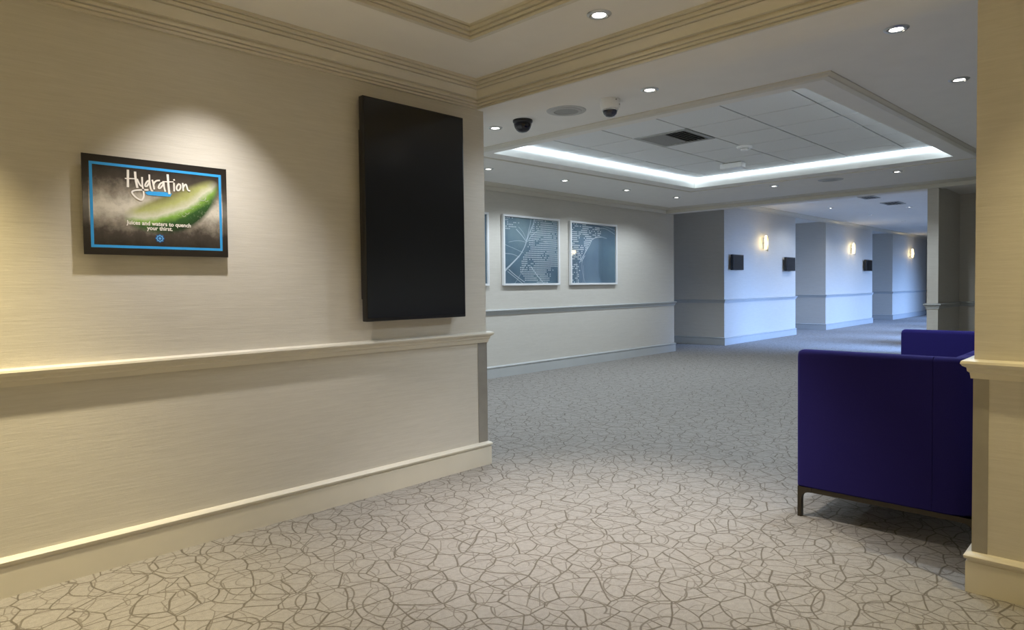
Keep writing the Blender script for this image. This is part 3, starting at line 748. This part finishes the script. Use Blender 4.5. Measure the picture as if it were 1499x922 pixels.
def black_box(xa, xb, za, zb, label):
    r = empty('wall_display_box', ((xa+xb)/2, YP, (za+zb)/2), label, 'black box', 'black boxes on the corridor wall')
    W, H = (xb-xa)/2, (zb-za)/2
    bm = nb(); box(bm, -W, W, -.11, -.045, -H, H, .006); obj('casing', bm, BLACKP, r, True)
    bm = nb(); box(bm, -W+.02, W-.02, -.112, -.108, -H+.02, H-.02); obj('front_panel', bm, SCREEN, r)
    bm = nb(); box(bm, -.10, .10, -.045, 0, -.09, .09); obj('bracket', bm, BLACKP, r)
black_box(13.74, 14.24, 1.622, 1.957, 'square black box left of the nearest glowing sconce')
black_box(16.62, 17.16, 1.625, 1.965, 'square black box right of the nearest glowing sconce, at the wall corner')
black_box(22.86, 23.46, 1.68, 2.03, 'farthest black box, right of the middle sconce')

# ---------------------------------------------------------------- sofa
SX0, SX1, SYF, SYB, SZ0, SZ1 = 3.83, 6.04, 1.465, .60, .172, .945
TH = .095
r = empty('indigo_sofa', ((SX0+SX1)/2, (SYF+SYB)/2, 0), 'dark indigo fabric sofa with high straight arms beside the right-hand wall', 'sofa')
cx_, cy_ = (SX0+SX1)/2, (SYF+SYB)/2
def rrect(w, z0, z1, rad, seg=5):
    P = []
    for (cx2, cz2, a) in [(w/2-rad, z1-rad, 0), (-w/2+rad, z1-rad, 90)]:
        for i in range(seg+1):
            t = math.radians(a+90*i/seg); P.append((cx2+rad*math.cos(t), cz2+rad*math.sin(t)))
    P += [(-w/2, z0+.008), (-w/2+.008, z0), (w/2-.008, z0), (w/2, z0+.008)]
    return P
def padded(bm, path, round0, round1):
    base = rrect(TH, SZ0, SZ1, .028)
    pts = [Vector(p) for p in path]
    rings = []; n = len(pts)
    seq = []
    for i, p in enumerate(pts):
        d = ((pts[min(i+1, n-1)]-p) + (p-pts[max(i-1, 0)])).normalized()
        if i == 0 and round0:
            for s, ins in ((0, .022), (.006, .009), (.022, 0)): seq.append((p+d*s, d, ins))
        elif i == n-1 and round1:
            for s, ins in ((.022, 0), (.006, .009), (0, .022)): seq.append((p-d*s, d, ins))
        else: seq.append((p, d, 0))
    for p, d, ins in seq:
        nn = Vector((d.y, -d.x)); ring = []
        for u, z in base:
            uu = u*(1-2*ins/TH); zz = min(max(z, SZ0+ins*.6), SZ1-ins) if ins else z
            if ins: zz = SZ0+(z-SZ0)*((SZ1-SZ0-ins)/(SZ1-SZ0))
            ring.append(bm.verts.new((p.x+nn.x*uu-cx_, p.y+nn.y*uu-cy_, zz)))
        rings.append(ring)
    k = len(base)
    for a, b in zip(rings, rings[1:]):
        for j in range(k): bm.faces.new((a[j], a[(j+1) % k], b[(j+1) % k], b[j]))
    bm.faces.new(rings[0]); bm.faces.new(rings[-1])
YSM = .80
h = TH/2
bm = nb(); padded(bm, [(SX0+h, SYF), (SX0+h, YSM+.001)], True, False); obj('arm', bm, NAVY, r, True)
bm = nb(); padded(bm, [(SX1-h, SYF), (SX1-h, YSM+.001)], True, False); obj('arm', bm, NAVY, r, True)
RC = .10
path = [(SX0+h, YSM-.001)]
for i in range(9):
    t = math.radians(180+90*i/8); path.append((SX0+h+RC+RC*math.cos(t), SYB+h+RC+RC*math.sin(t)))
for i in range(9):
    t = math.radians(270+90*i/8); path.append((SX1-h-RC+RC*math.cos(t), SYB+h+RC+RC*math.sin(t)))
path.append((SX1-h, YSM-.001))
path[0] = (SX0+h, min(YSM-.001, path[0][1]))
bm = nb(); padded(bm, path, False, False); obj('backrest', bm, NAVY, r, True)
bm = nb(); box(bm, SX0+TH-cx_, SX1-TH-cx_, SYB+TH-cy_, SYF-.01-cy_, SZ0, .30, .01); obj('seat_base', bm, NAVY, r, True)
sw = (SX1-SX0-2*TH)/3
for i in range(3):
    x0 = SX0+TH+i*sw+.003-cx_
    bm = nb(); box(bm, x0, x0+sw-.006, SYB+TH+.10-cy_, SYF-cy_, .30, .435, .03); obj('seat_cushion', bm, NAVY, r, True)
    bm = nb(); box(bm, x0, x0+sw-.006, SYB+TH-cy_, SYB+TH+.13-cy_, .435, .90, .03); obj('back_cushion', bm, NAVY, r, True)
# metal base: rails and flat legs with rounded inner corners
for y in (SYF-.03, SYB+.03):
    bm = nb(); box(bm, SX0+.01-cx_, SX1-.01-cx_, y-.014-cy_, y+.014-cy_, .146, .172); obj('base_rail', bm, BRONZE, r)
for x in (SX0+.006, SX1-.046):
    bm = nb(); box(bm, x-cx_, x+.04-cx_, SYB+.044-cy_, SYF-.044-cy_, .146, .172); obj('base_rail', bm, BRONZE, r)
def leg(x, yo, s):
    # profile in Y-Z: flat foot plate standing at yo, fillet towards -s
    P = [(0, 0), (.020, 0), (.020, .10)]
    for i in range(1, 7):
        t = math.radians(180-90*i/6); P.append((.020+.046+.046*math.cos(t), .10+.046*math.sin(t)))
    P += [(.075, .146), (.075, .172), (0, .172)]
    bm = nb(); A = [bm.verts.new((x-cx_, yo-s*u-cy_, z)) for u, z in P]; B = [bm.verts.new((x+.034-cx_, yo-s*u-cy_, z)) for u, z in P]
    bm.faces.new(A); bm.faces.new(B)
    for i in range(len(P)):
        j = (i+1) % len(P); bm.faces.new((A[i], A[j], B[j], B[i]))
    obj('leg', bm, BRONZE, r)
for x in (SX0+.004, SX1-.038):
    leg(x, SYF-.006, 1); leg(x, SYB+.006, -1)
